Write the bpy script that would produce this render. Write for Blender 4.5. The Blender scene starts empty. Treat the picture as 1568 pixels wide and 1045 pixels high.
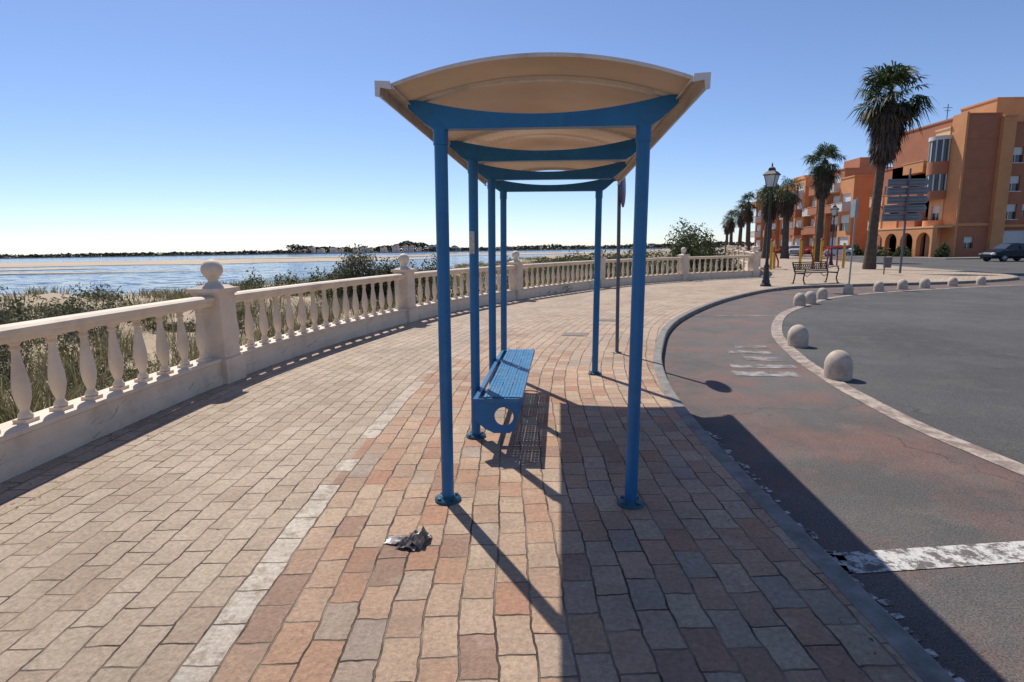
import bpy, math, random
import numpy as np
from mathutils import Vector, Matrix, noise
random.seed(7); rng=np.random.default_rng(7)
R=math.radians
scene=bpy.context.scene

# ------------------------------------------------------------------ helpers
class MB:
    def __init__(s): s.v=[]; s.f=[]; s.m=[]; s.sm=[]
    def add(s,vs,fs,mi=0,smooth=False):
        o=len(s.v); s.v.extend([tuple(map(float,p)) for p in vs])
        for f in fs: s.f.append(tuple(i+o for i in f)); s.m.append(mi); s.sm.append(smooth)
    def box(s,x0,y0,z0,x1,y1,z1,mi=0,M=None,top=1.0):
        cx,cy=(x0+x1)/2,(y0+y1)/2
        vs=[]
        for z,k in((z0,1.0),(z1,top)):
            for x,y in((x0,y0),(x1,y0),(x1,y1),(x0,y1)):
                vs.append(Vector((cx+(x-cx)*k,cy+(y-cy)*k,z)))
        if M is not None: vs=[M@v for v in vs]
        s.add(vs,[(3,2,1,0),(4,5,6,7),(0,1,5,4),(1,2,6,5),(2,3,7,6),(3,0,4,7)],mi)
    def lathe(s,prof,n=12,mi=0,M=None,smooth=True,cap=True):
        vs=[]
        for r,z in prof:
            for i in range(n):
                a=2*math.pi*i/n; vs.append(Vector((r*math.cos(a),r*math.sin(a),z)))
        if M is not None: vs=[M@v for v in vs]
        fs=[]
        for k in range(len(prof)-1):
            for i in range(n):
                j=(i+1)%n; fs.append((k*n+i,k*n+j,(k+1)*n+j,(k+1)*n+i))
        s.add(vs,fs,mi,smooth)
        if cap:
            o=(len(prof)-1)*n
            s.add(vs[:n],[tuple(range(n-1,-1,-1))],mi); s.add(vs[o:],[tuple(range(n))],mi)
    def tube(s,a,b,r0,r1=None,n=10,mi=0,smooth=True):
        a=Vector(a);b=Vector(b); r1=r0 if r1 is None else r1
        d=b-a; q=d.to_track_quat('Z','Y').to_matrix().to_4x4()
        s.lathe([(r0,0),(r1,d.length)],n,mi,Matrix.Translation(a)@q,smooth)
    def path(s,pts,r,n=8,mi=0):
        for a,b in zip(pts[:-1],pts[1:]): s.tube(a,b,r,r,n,mi)
    def prism(s,poly,depth_vec,mi=0,M=None):
        n=len(poly); d=Vector(depth_vec)
        vs=[Vector(p) for p in poly]+[Vector(p)+d for p in poly]
        if M is not None: vs=[M@v for v in vs]
        fs=[tuple(range(n)),tuple(range(2*n-1,n-1,-1))]
        for i in range(n):
            j=(i+1)%n; fs.append((i,i+n,j+n,j))
        s.add(vs,fs,mi)
    def obj(s,name,mats,parent=None,loc=None,rot=0.0,bevel=0,fixn=False):
        me=bpy.data.meshes.new(name); me.from_pydata(s.v,[],s.f)
        for m in (mats if isinstance(mats,(list,tuple)) else [mats]): me.materials.append(m)
        me.polygons.foreach_set('material_index',s.m); me.polygons.foreach_set('use_smooth',s.sm)
        me.update()
        if fixn:
            import bmesh
            bm=bmesh.new(); bm.from_mesh(me); bmesh.ops.recalc_face_normals(bm,faces=bm.faces); bm.to_mesh(me); bm.free()
        o=bpy.data.objects.new(name,me); scene.collection.objects.link(o)
        if parent: o.parent=parent
        if loc: o.location=loc
        o.rotation_euler[2]=rot
        return o
def empty(name,loc=(0,0,0),rot=0.0):
    o=bpy.data.objects.new(name,None); scene.collection.objects.link(o); o.location=loc; o.rotation_euler[2]=rot; return o

def npmesh(name,V,F,mat,uv=None,smooth=False,parent=None):
    V=np.asarray(V,np.float32);F=np.asarray(F,np.int32); k=F.shape[1]
    me=bpy.data.meshes.new(name); me.vertices.add(len(V)); me.vertices.foreach_set('co',V.ravel())
    me.loops.add(F.size); me.loops.foreach_set('vertex_index',F.ravel())
    me.polygons.add(len(F)); me.polygons.foreach_set('loop_start',np.arange(0,F.size,k,dtype=np.int32))
    me.polygons.foreach_set('loop_total',np.full(len(F),k,np.int32))
    me.polygons.foreach_set('use_smooth',np.full(len(F),smooth))
    if uv is not None:
        l=me.uv_layers.new(name='UVMap'); l.data.foreach_set('uv',np.asarray(uv,np.float32)[F.ravel()].ravel())
    me.materials.append(mat); me.update(calc_edges=True); me.validate()
    o=bpy.data.objects.new(name,me); scene.collection.objects.link(o)
    if parent:o.parent=parent
    return o

def crom(P,ds=0.25):
    P=[np.array(p,float) for p in P]; P=[2*P[0]-P[1]]+P+[2*P[-1]-P[-2]]
    out=[]
    for i in range(1,len(P)-2):
        p0,p1,p2,p3=P[i-1:i+3]
        for t in np.linspace(0,1,30,endpoint=False):
            out.append(.5*((2*p1)+(-p0+p2)*t+(2*p0-5*p1+4*p2-p3)*t*t+(-p0+3*p1-3*p2+p3)*t**3))
    out.append(P[-2]); out=np.array(out)
    L=np.r_[0,np.cumsum(np.linalg.norm(np.diff(out,axis=0),axis=1))]
    n=max(2,int(L[-1]/ds)); s=np.linspace(0,L[-1],n+1)
    return np.c_[np.interp(s,L,out[:,0]),np.interp(s,L,out[:,1])],s
def normals(C):   # right-hand normals
    t=np.gradient(C,axis=0); t/=np.linalg.norm(t,axis=1)[:,None]
    return np.c_[t[:,1],-t[:,0]],t
def sweep(mb,C,prof,mi=0,cap=True,smooth=False):
    N_,_=normals(C); n=len(prof); vs=[]
    for c,nn in zip(C,N_):
        for o,z in prof: vs.append((c[0]+nn[0]*o,c[1]+nn[1]*o,z))
    fs=[]
    for k in range(len(C)-1):
        for i in range(n):
            j=(i+1)%n; fs.append((k*n+i,k*n+j,(k+1)*n+j,(k+1)*n+i))
    if cap: fs+= [tuple(range(n-1,-1,-1)),tuple((len(C)-1)*n+i for i in range(n))]
    mb.add(vs,fs,mi,smooth)

# ------------------------------------------------------------------ node materials
def newmat(name):
    m=bpy.data.materials.new(name); m.use_nodes=True; nt=m.node_tree
    return m,nt,nt.nodes['Principled BSDF']
def N(nt,typ,**kw):
    n=nt.nodes.new(typ)
    for k,v in kw.items():
        key=int(k[1:]) if k[0]=='i' and k[1:].isdigit() else k.replace('_',' ')
        n.inputs[key].default_value=v
    return n
def ramp(nt,stops,interp='LINEAR'):
    r=nt.nodes.new('ShaderNodeValToRGB'); e=r.color_ramp; e.interpolation=interp
    while len(e.elements)<len(stops): e.elements.new(0.5)
    for el,(p,c) in zip(e.elements,stops): el.position=p; el.color=(c[0],c[1],c[2],1) if not isinstance(c,(int,float)) else (c,c,c,1)
    return r
def mix(nt,fac,a,b,blend='MIX'):
    n=nt.nodes.new('ShaderNodeMix'); n.data_type='RGBA'; n.blend_type=blend
    for sock,val in((n.inputs[0],fac),(n.inputs[6],a),(n.inputs[7],b)):
        if hasattr(val,'is_linked'): nt.links.new(val,sock)
        elif isinstance(val,(int,float)): sock.default_value=val if sock==n.inputs[0] else (val,val,val,1)
        else: sock.default_value=(*val[:3],1)
    return n.outputs[2]
def mth(nt,op,a,b=0.0,c=0.0):
    n=nt.nodes.new('ShaderNodeMath'); n.operation=op
    for s,v in zip(n.inputs,(a,b,c)):
        if hasattr(v,'is_linked'): nt.links.new(v,s)
        else: s.default_value=v
    return n.outputs[0]
def noi(nt,vec,scale,detail=4,rough=.6):
    n=N(nt,'ShaderNodeTexNoise',Scale=scale,Detail=detail,Roughness=rough)
    if vec is not None: nt.links.new(vec,n.inputs['Vector'])
    return n.outputs['Fac']
def pos(nt):
    return nt.nodes.new('ShaderNodeNewGeometry').outputs['Position']
def bump(nt,bsdf,h,dist=.01,strength=.5):
    b=N(nt,'ShaderNodeBump',Distance=dist,Strength=strength); nt.links.new(h,b.inputs['Height']); nt.links.new(b.outputs[0],bsdf.inputs['Normal'])
def simple(name,col,rough=.6,metal=0.0,var=.25,vs=6.0,bmp=.0,dirt=None,dirts=3.0,spec=.5):
    m,nt,b=newmat(name); p=pos(nt)
    n=noi(nt,p,vs,5,.65)
    r=ramp(nt,[(.3,[c*(1-var) for c in col]),(.7,[min(1,c*(1+var)) for c in col])]); nt.links.new(n,r.inputs[0])
    c=r.outputs[0]
    if dirt is not None:
        n2=noi(nt,p,dirts,8,.7); r2=ramp(nt,[(.5,0.0),(.72,.75)]); nt.links.new(n2,r2.inputs[0]); c=mix(nt,r2.outputs[0],c,dirt)
    nt.links.new(c,b.inputs['Base Color']); b.inputs['Roughness'].default_value=rough; b.inputs['Metallic'].default_value=metal
    b.inputs['Specular IOR Level'].default_value=spec
    if bmp:
        n3=noi(nt,p,60,6,.7); bump(nt,b,n3,.004,bmp)
    return m

def leafmat(name,cols,trans=.25):
    m,nt,b=newmat(name)
    g=nt.nodes.new('ShaderNodeNewGeometry'); r=ramp(nt,[(i/(len(cols)-1),c) for i,c in enumerate(cols)])
    n=noi(nt,g.outputs['Position'],1.6,3); s=mth(nt,'ADD',mth(nt,'MULTIPLY',g.outputs['Random Per Island'],.6),mth(nt,'MULTIPLY',mth(nt,'SUBTRACT',n,.25),.9))
    nt.links.new(s,r.inputs[0]); nt.links.new(r.outputs[0],b.inputs['Base Color']); b.inputs['Roughness'].default_value=.6
    b.inputs['Specular IOR Level'].default_value=.25
    t=nt.nodes.new('ShaderNodeBsdfTranslucent'); nt.links.new(r.outputs[0],t.inputs['Color'])
    mx=N(nt,'ShaderNodeMixShader',i0=trans); nt.links.new(b.outputs[0],mx.inputs[1]); nt.links.new(t.outputs[0],mx.inputs[2])
    nt.links.new(mx.outputs[0],nt.nodes['Material Output'].inputs['Surface'])
    return m

def paver_mat(name,uvmode=True,bw=.255,bh=.155,line=True):
    m,nt,b=newmat(name); L=nt.links
    if uvmode: src=nt.nodes.new('ShaderNodeUVMap').outputs[0]
    else: src=pos(nt)
    p=pos(nt)
    def distort(vec,scale,amt,detail):
        dn=N(nt,'ShaderNodeTexNoise',Scale=scale,Detail=detail); L.new(p,dn.inputs['Vector'])
        sub=nt.nodes.new('ShaderNodeVectorMath'); sub.operation='SUBTRACT'; L.new(dn.outputs['Color'],sub.inputs[0]); sub.inputs[1].default_value=(.5,.5,.5)
        sc=nt.nodes.new('ShaderNodeVectorMath'); sc.operation='SCALE'; L.new(sub.outputs[0],sc.inputs[0]); sc.inputs['Scale'].default_value=amt
        ad=nt.nodes.new('ShaderNodeVectorMath'); ad.operation='ADD'; L.new(vec,ad.inputs[0]); L.new(sc.outputs[0],ad.inputs[1]); return ad.outputs[0]
    vec=distort(distort(src,1.3,.06,2),11,.028,5)
    br=N(nt,'ShaderNodeTexBrick',Scale=1.0,Mortar_Size=.006,Mortar_Smooth=.5,Bias=0.0,Brick_Width=bw,Row_Height=bh,
         Color1=(0,0,0,1),Color2=(1,1,1,1),Mortar=(.5,.5,.5,1)); L.new(vec,br.inputs['Vector'])
    rnd=br.outputs['Color']; fac=br.outputs['Fac']
    right=ramp(nt,[(0,(.37,.235,.165)),(.15,(.48,.255,.155)),(.32,(.52,.37,.255)),(.46,(.45,.285,.19)),(.6,(.56,.41,.28)),(.74,(.50,.29,.18)),(.87,(.54,.375,.25)),(1,(.40,.31,.245))]); L.new(rnd,right.inputs[0])
    left=ramp(nt,[(0,(.45,.33,.235)),(.3,(.52,.405,.295)),(.6,(.48,.36,.26)),(.8,(.54,.425,.315)),(1,(.49,.375,.275))]); L.new(rnd,left.inputs[0])
    if line:
        sx=nt.nodes.new('ShaderNodeSeparateXYZ'); L.new(vec,sx.inputs[0]); v=sx.outputs[1]
        isr=mth(nt,'GREATER_THAN',v,bh*15.5)
        far=N(nt,'ShaderNodeMapRange'); L.new(sx.outputs[0],far.inputs[0]); far.inputs[1].default_value=15.5; far.inputs[2].default_value=22
        isr2=mth(nt,'MULTIPLY',isr,mth(nt,'SUBTRACT',1.0,mth(nt,'MULTIPLY',far.outputs[0],.75)))
        c=mix(nt,isr2,left.outputs[0],right.outputs[0])
        inl=mth(nt,'MULTIPLY',mth(nt,'GREATER_THAN',v,bh*15),mth(nt,'LESS_THAN',v,bh*16))
        wn=noi(nt,p,10,8,.75); wr=ramp(nt,[(.40,(.42,.33,.24)),(.53,(.68,.60,.49))]); L.new(wn,wr.inputs[0])
        fade=N(nt,'ShaderNodeMapRange'); L.new(sx.outputs[0],fade.inputs[0]); fade.inputs[1].default_value=13; fade.inputs[2].default_value=17.5; fade.inputs[3].default_value=.9; fade.inputs[4].default_value=.0
        skip=mth(nt,'GREATER_THAN',rnd,.12)
        c=mix(nt,mth(nt,'MULTIPLY',mth(nt,'MULTIPLY',inl,skip),fade.outputs[0]),c,wr.outputs[0])
    else: c=left.outputs[0]
    n1=noi(nt,p,.8,7,.68); r1=ramp(nt,[(.32,.74),(.68,1.12)]); L.new(n1,r1.inputs[0]); c=mix(nt,1.0,c,r1.outputs[0],'MULTIPLY')
    n2=noi(nt,p,38,7,.8); r2=ramp(nt,[(.3,.58),(.62,1.14)]); L.new(n2,r2.inputs[0]); c=mix(nt,1.0,c,r2.outputs[0],'MULTIPLY')
    n3=noi(nt,p,5,9,.78); r3=ramp(nt,[(.52,0.0),(.70,.7)]); L.new(n3,r3.inputs[0]); c=mix(nt,r3.outputs[0],c,(.28,.205,.145))
    n5=noi(nt,p,2.2,8,.75); r5=ramp(nt,[(.55,0.0),(.72,.55)]); L.new(n5,r5.inputs[0]); c=mix(nt,r5.outputs[0],c,(.56,.46,.34))
    mn=noi(nt,p,2.6,5); mr=ramp(nt,[(.42,(.05,.036,.027)),(.60,(.30,.225,.16))]); L.new(mn,mr.inputs[0])
    c=mix(nt,mth(nt,'MINIMUM',mth(nt,'MULTIPLY',fac,1.1),.95),c,mr.outputs[0])
    L.new(c,b.inputs['Base Color']); b.inputs['Roughness'].default_value=.85; b.inputs['Specular IOR Level'].default_value=.3
    h=mth(nt,'ADD',mth(nt,'MULTIPLY',mth(nt,'SUBTRACT',1.0,fac),.9),mth(nt,'ADD',mth(nt,'MULTIPLY',rnd,.45),mth(nt,'MULTIPLY',n2,.8)))
    bump(nt,b,h,.013,.9)
    return m
def asphalt_mat(name,base,red=None,light=None):
    m,nt,b=newmat(name); L=nt.links; p=pos(nt)
    n=noi(nt,p,.35,7,.65); r=ramp(nt,[(.3,[c*.72 for c in base]),(.7,[c*1.28 for c in base])]); L.new(n,r.inputs[0]); c=r.outputs[0]
    if red:
        n2=noi(nt,p,1.0,8,.68); r2=ramp(nt,[(.43,0.0),(.62,.85)]); L.new(n2,r2.inputs[0]); c=mix(nt,r2.outputs[0],c,red)
    if light:
        n4=noi(nt,p,1.7,9,.75); r4=ramp(nt,[(.50,0.0),(.68,.7)]); L.new(n4,r4.inputs[0]); c=mix(nt,r4.outputs[0],c,light)
    vo=N(nt,'ShaderNodeTexVoronoi',Scale=.45); vo.feature='DISTANCE_TO_EDGE'; 
    wv=N(nt,'ShaderNodeTexNoise',Scale=1.8,Detail=7.0); L.new(p,wv.inputs['Vector']); av=nt.nodes.new('ShaderNodeVectorMath'); av.operation='ADD'; L.new(p,av.inputs[0]); L.new(wv.outputs['Color'],av.inputs[1]); L.new(av.outputs[0],vo.inputs['Vector'])
    cr=ramp(nt,[(.0,1.0),(.006,0.0)]); L.new(vo.outputs['Distance'],cr.inputs[0]); gate=ramp(nt,[(.46,0.0),(.54,.75)]); L.new(noi(nt,p,.5,2),gate.inputs[0])
    c=mix(nt,mth(nt,'MULTIPLY',cr.outputs[0],gate.outputs[0]),c,(.03,.028,.025))
    g=N(nt,'ShaderNodeTexNoise',Scale=95.0,Detail=4.0,Roughness=.85); L.new(p,g.inputs['Vector'])
    r3=ramp(nt,[(.34,.35),(.66,1.75)]); L.new(g.outputs['Fac'],r3.inputs[0]); c=mix(nt,1.0,c,r3.outputs[0],'MULTIPLY')
    L.new(c,b.inputs['Base Color']); b.inputs['Roughness'].default_value=.85; b.inputs['Specular IOR Level'].default_value=.3
    bump(nt,b,g.outputs['Fac'],.009,.8); return m
def paint_mat(name,col,under,lo=.45,hi=.58,sc=9):
    m,nt,b=newmat(name); L=nt.links; p=pos(nt)
    n=noi(nt,p,sc,9,.75); r=ramp(nt,[(lo,0.0),(hi,1.0)]); L.new(n,r.inputs[0])
    n2=noi(nt,p,90,3); r2=ramp(nt,[(.3,.7),(.7,1.1)]); L.new(n2,r2.inputs[0])
    c=mix(nt,1.0,mix(nt,r.outputs[0],under,col),r2.outputs[0],'MULTIPLY')
    L.new(c,b.inputs['Base Color']); b.inputs['Roughness'].default_value=.8; bump(nt,b,n2,.004,.4); return m

M_pav=paver_mat('walkway_pavers'); M_pav2=paver_mat('plaza_pavers',False,line=False)
M_asp=asphalt_mat('asphalt',(.088,.085,.081),light=(.12,.114,.104))
M_lane=asphalt_mat('faded_red_asphalt',(.115,.104,.095),red=(.20,.112,.09),light=(.165,.145,.125))
M_kerb=simple('kerb_stone',(.22,.20,.175),.85,var=.3,vs=8,bmp=.5,dirt=(.09,.08,.07))
M_conc=paint_mat('worn_separator',(.48,.39,.31),(.24,.175,.14),.43,.58,7)
M_paint=paint_mat('worn_white_paint',(.60,.57,.52),(.14,.12,.105),.46,.53,11)
M_paint2=paint_mat('very_worn_white_paint',(.40,.37,.34),(.13,.112,.10),.45,.60,4)
M_cream=simple('cream_painted_masonry',(.72,.58,.44),.7,var=.08,vs=3,bmp=.35,dirt=(.47,.36,.27),dirts=2.2)
M_blue=simple('blue_painted_steel',(.004,.125,.31),.40,var=.15,vs=4,dirt=(.02,.15,.30),dirts=9)
M_teal=simple('dark_teal_steel',(.015,.08,.12),.5,var=.3,vs=20)
M_alu=simple('painted_aluminium_edge',(.60,.53,.46),.45,var=.1,vs=5,dirt=(.36,.29,.23),dirts=7)
M_endcap=simple('white_end_bracket',(.62,.60,.57),.45,var=.06)
M_black=simple('black_iron',(.025,.025,.027),.45,var=.3)
M_grey=simple('grey_galvanised_steel',(.32,.33,.34),.5,metal=.3,var=.15)
M_dgrey=simple('dark_pole_paint',(.10,.10,.12),.5,var=.2)
M_stone=simple('bollard_stone',(.52,.42,.33),.85,var=.18,vs=9,bmp=.8,dirt=(.28,.21,.16),dirts=7)
M_sand=simple('sand',(.42,.32,.21),.95,var=.18,vs=.6,bmp=.4,dirt=(.20,.175,.10),dirts=.7)
M_sand2=simple('wet_sand_flat',(.46,.34,.22),.9,var=.25,vs=.05)
M_grass=leafmat('dune_grass_blades',[(.06,.06,.028),(.14,.13,.06),(.27,.235,.13),(.38,.32,.19)],.3)
M_shrub=leafmat('shrub_leaves',[(.022,.036,.014),(.05,.07,.026),(.10,.115,.045),(.16,.165,.075)])
M_shrub2=leafmat('grey_green_leaves',[(.045,.05,.028),(.085,.09,.045),(.14,.14,.08),(.23,.205,.125)])
M_palm=leafmat('palm_green',[(.018,.033,.012),(.05,.078,.026),(.11,.14,.05)])
M_dead=leafmat('palm_dead_fronds',[(.04,.03,.022),(.09,.064,.045),(.18,.13,.09)],.1)
M_trunk=simple('palm_trunk',(.085,.062,.048),.9,var=.4,vs=5,bmp=.8)
M_dtree=leafmat('distant_trees',[(.03,.04,.035),(.055,.065,.05),(.09,.10,.075)],0.0)

M_roof,nt,b=newmat('tan_polycarbonate')
p=pos(nt); n=noi(nt,p,1.3,3); r=ramp(nt,[(.35,(.60,.46,.34)),(.65,(.70,.55,.42))]); nt.links.new(n,r.inputs[0])
nt.links.new(r.outputs[0],b.inputs['Base Color']); b.inputs['Roughness'].default_value=.12
t=nt.nodes.new('ShaderNodeBsdfTranslucent'); nt.links.new(r.outputs[0],t.inputs['Color'])
mx=N(nt,'ShaderNodeMixShader',i0=.42); nt.links.new(b.outputs[0],mx.inputs[1]); nt.links.new(t.outputs[0],mx.inputs[2]); nt.links.new(mx.outputs[0],nt.nodes['Material Output'].inputs['Surface'])

M_water,nt,b=newmat('tidal_water'); p=pos(nt)
def vm(op,a,b2=None,scale=None):
    n=nt.nodes.new('ShaderNodeVectorMath'); n.operation=op; nt.links.new(a,n.inputs[0])
    if b2 is not None:
        if hasattr(b2,'is_linked'): nt.links.new(b2,n.inputs[1])
        else: n.inputs[1].default_value=b2
    if scale is not None: n.inputs['Scale'].default_value=scale
    return n.outputs[0]
mp=N(nt,'ShaderNodeMapping'); mp.inputs['Scale'].default_value=(.35,1.0,1); nt.links.new(p,mp.inputs[0])
nz=N(nt,'ShaderNodeTexNoise',Scale=1.2,Detail=4.0,Roughness=.65); nt.links.new(mp.outputs[0],nz.inputs['Vector'])
v1=vm('MULTIPLY',vm('SUBTRACT',nz.outputs['Color'],(.5,.5,.5)),(1.0,1.5,0)); v1=vm('NORMALIZE',vm('ADD',v1,(0,0,1.0)))
nt.links.new(v1,b.inputs['Normal'])
w2=noi(nt,p,.06,4); r=ramp(nt,[(.35,(.02,.055,.12)),(.65,(.045,.09,.16))]); nt.links.new(w2,r.inputs[0]); nt.links.new(r.outputs[0],b.inputs['Base Color'])
b.inputs['Roughness'].default_value=.1; b.inputs['IOR'].default_value=1.33; b.inputs['Specular IOR Level'].default_value=.35
M_glass,nt,b=newmat('dark_window_glass'); b.inputs['Base Color'].default_value=(.05,.06,.07,1); b.inputs['Roughness'].default_value=.08

# ------------------------------------------------------------------ curves
Wp=[(-3.35,-8),(-3.5,-3),(-3.62,1),(-3.67,4),(-3.58,6.6),(-3.33,8.6),(-2.87,10.6),(-2.16,13),(-1.1,15.5),(.4,18.2),(2.4,21.1),(4.7,23.9),(7.9,26.4),(12.3,28.6)]
W,Ws=crom(Wp,.25)
W2,_=crom([(12.3,28.6),(14.2,32.5),(17,40),(20.5,51),(27,70),(36,95),(52,135)],.5)
Kp=[(1.15,-8),(1.35,-2),(1.5,1.5),(1.55,3),(1.52,4.3),(1.63,5.6),(1.8,6.9),(2.1,8.3),(2.55,9.8),(3.4,12.1),(5.03,15.1),(7.07,18.1),(9.51,20.9)]
K,_=crom(Kp,.25)
Wn,Wt=normals(W)
# ------------------------------------------------------------------ ground sheets
def ngon(name,poly,z,mat,zb=None,parent=None):
    mb=MB(); n=len(poly); mb.add([(x,y,z) for x,y in poly],[tuple(range(n))],0)
    import bmesh
    o=mb.obj(name,mat,parent); bm=bmesh.new(); bm.from_mesh(o.data); bmesh.ops.triangulate(bm,faces=[f for f in bm.faces if len(f.verts)>4]); bmesh.ops.recalc_face_normals(bm,faces=bm.faces)
    bm.to_mesh(o.data); bm.free(); 
    return o
Sh=np.array([(-600,60),(-200,44),(-90,41),(-60,40),(-36,38.5),(-24,37),(-18,44),(-15,60),(-12,90),(0,140),(30,220),(90,350),(700,900)],float)
def sdist(P,C):
    best=np.full(len(P),1e9); sg=np.ones(len(P))
    for a,b2 in zip(C[:-1],C[1:]):
        d=b2-a; t=np.clip(((P-a)@d)/(d@d),0,1); q=a+t[:,None]*d; r_=P-q; dist=np.hypot(r_[:,0],r_[:,1])
        s=np.where(d[0]*(P-a)[:,1]-d[1]*(P-a)[:,0]<0,1.0,-1.0)
        mk=dist<best; best[mk]=dist[mk]; sg[mk]=s[mk]
    return best*sg
wallall=np.vstack([[(-3.35,-60)],W[::4],W2[1::4],[(80,200),(160,380),(420,900)]])
xs=np.unique(np.r_[np.arange(-90,-40,2.5),np.arange(-40,40,.8),np.arange(40,260,4.)]); ys=np.unique(np.r_[np.arange(-40,0,3.),np.arange(0,60,.8),np.arange(60,420,5.)])
GX,GY=np.meshgrid(xs,ys); P=np.c_[GX.ravel(),GY.ravel()]
ds=sdist(P,Sh); dw=sdist(P,wallall)
def terr(P,ds,dw):
    z=-1.5+.09*ds; z=np.clip(z,-3,-.35)
    nz=np.array([noise.noise((x*.16,y*.16,0))+.5*noise.noise((x*.5,y*.5,3)) for x,y in P])
    out=np.clip((-dw-.7)/5,0,1)*np.clip((ds-3)/8,0,1)
    z=z+out*(.12+.55*np.maximum(nz,-.3))
    z=np.where(dw>-.3,-.4,z); return z
Z=terr(P,ds,dw); nx=len(xs); ny=len(ys)
idx=np.arange(nx*ny).reshape(ny,nx)
F=np.c_[idx[:-1,:-1].ravel(),idx[:-1,1:].ravel(),idx[1:,1:].ravel(),idx[1:,:-1].ravel()]
npmesh('ground',np.c_[P,Z],F,M_sand,smooth=True)
def tz(x,y):
    q=np.array([[x,y]]); return float(terr(q,sdist(q,Sh),sdist(q,wallall))[0])
mb=MB(); mb.add([(-6000,-300,-1.5),(6000,-300,-1.5),(6000,9000,-1.5),(-6000,9000,-1.5)],[(0,1,2,3)]); mb.obj('water',M_water)
poly=[(-3.3,-60)]+[(c[0]+.1*n[0],c[1]+.1*n[1]) for c,n in zip(W[::6],Wn[::6])]+[tuple(c) for c in W2[2::6]]+[(160,380),(700,900),(1500,900),(1500,-60)]
ngon('road',poly,-.1,M_asp)
def kdist(p): return np.min(np.hypot(*(K-p).T))
wid=np.array([kdist(c) for c in W]); 
iend=int(np.argmin(np.hypot(*(W-np.array([6.6,25.6])).T)))
wid=np.convolve(np.pad(wid,6,mode='edge'),np.ones(13)/13,'valid')
nv=9; V=[];UV=[]
for i in range(iend+1):
    for k in range(nv):
        o=wid[i]*k/(nv-1); V.append((W[i,0]+Wn[i,0]*o,W[i,1]+Wn[i,1]*o,0)); UV.append((Ws[i],o))
F=[(i*nv+k,i*nv+k+1,(i+1)*nv+k+1,(i+1)*nv+k) for i in range(iend) for k in range(nv-1)]
npmesh('sidewalk',V,F,M_pav,uv=UV)
Kc=np.array([W[i]+Wn[i]*wid[i] for i in range(iend+1)])
edge,_=crom([tuple(Kc[-1]),(11.0,21.9),(14,22.5),(18.5,23.2),(22.3,25.2),(24.3,29),(25.2,34),(27,42),(30.5,53),(35,67),(43,92),(60,135)],.7)
poly=[tuple(W[i]+Wn[i]*.02) for i in range(iend,len(W),4)]+[tuple(c) for c in W2[2::4]]+[tuple(c) for c in edge[::-1]]
ngon('plaza_pavement',poly,-.002,M_pav2)
mb=MB(); sweep(mb,Kc,[(0,-.2),(0,.004),(.11,.004),(.125,-.008),(.125,-.2)][::-1]); sweep(mb,edge,[(0,-.2),(0,.006),(.12,.006),(.135,-.01),(.135,-.2)][::-1]); mb.obj('kerb',M_kerb,fixn=True)
def strip(name,A,B,z,mat,lift=0):
    n=min(len(A),len(B)); V=[];F=[]
    for a,b2 in zip(A[:n],B[:n]): V+= [(a[0],a[1],z),(b2[0],b2[1],z)]
    F=[(2*i,2*i+1,2*i+3,2*i+2) for i in range(n-1)]
    return npmesh(name,V,F,mat)
def resamp(C,n):
    L=np.r_[0,np.cumsum(np.linalg.norm(np.diff(C,axis=0),axis=1))]; s=np.linspace(0,L[-1],n); return np.c_[np.interp(s,L,C[:,0]),np.interp(s,L,C[:,1])]
Sep,_=crom([(3.5,-8),(3.7,-2),(3.82,2),(3.8,4),(3.77,5),(3.86,6.0),(4.0,6.9),(4.38,8.6),(5.15,10.9),(6.6,13.7),(8.3,15.9),(10.2,17.9),(12.4,19.3),(15.6,20.6),(19,21.6),(24,22.2)],.25)
Kx=np.vstack([Kc+normals(Kc)[0]*.13,edge[3:18]+normals(edge)[0][3:18]*.13]); n=160
strip('bike_lane',resamp(Kx,n),resamp(Sep[:],n),-.096,M_lane)
Sn,_t=normals(Sep); wob=np.array([[.012*noise.noise((s*.9,5,0))] for s in range(len(Sep))]); strip('lane_separator_strip',Sep-Sn*(.10+wob),Sep+Sn*(.10-wob),-.091,M_conc)
mk=MB()
def mark(a,b2,w,z=-.0915,mi=0):
    a=np.array(a,float);b2=np.array(b2,float);d=(b2-a)/np.linalg.norm(b2-a);nn=np.array([d[1],-d[0]])*w/2
    mk.add([(*(a-nn),z),(*(a+nn),z),(*(b2+nn),z),(*(b2-nn),z)],[(0,1,2,3)],mi)
mark((1.70,2.8),(3.68,2.97),.2)
mark((2.95,7.4),(3.75,7.28),.3,mi=1); mark((3.1,7.9),(3.95,7.75),.26,mi=1); mark((3.5,8.4),(4.0,8.3),.3,mi=1); mark((3.45,8.95),(4.1,8.83),.26,mi=1); mark((3.75,9.42),(4.25,9.32),.24,mi=1)
mark((4.3,13.9),(6.4,13.43),.12,mi=1)
kn=normals(Kc)[0]; rr=random.Random(3)
for i in range(len(Kc)):
    if 0.5<Kc[i][1]<5:
        for j in range(5):
            q=Kc[i]+kn[i]*(.19+.07*rr.random())+np.array([0,j*.05]); 
            if rr.random()<.8: mark(q,q+np.array([(rr.random()-.5)*.03,.02+.04*rr.random()]),.04*(.5+rr.random()),z=-.0915)
mk.obj('road_markings',[M_paint,M_paint2])
mk=MB(); mark((20,20.8),(34,22.5),.12,z=-.095); mark((30,24),(60,27),.12,z=-.095); mk.obj('road_edge_line',M_paint)

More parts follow.
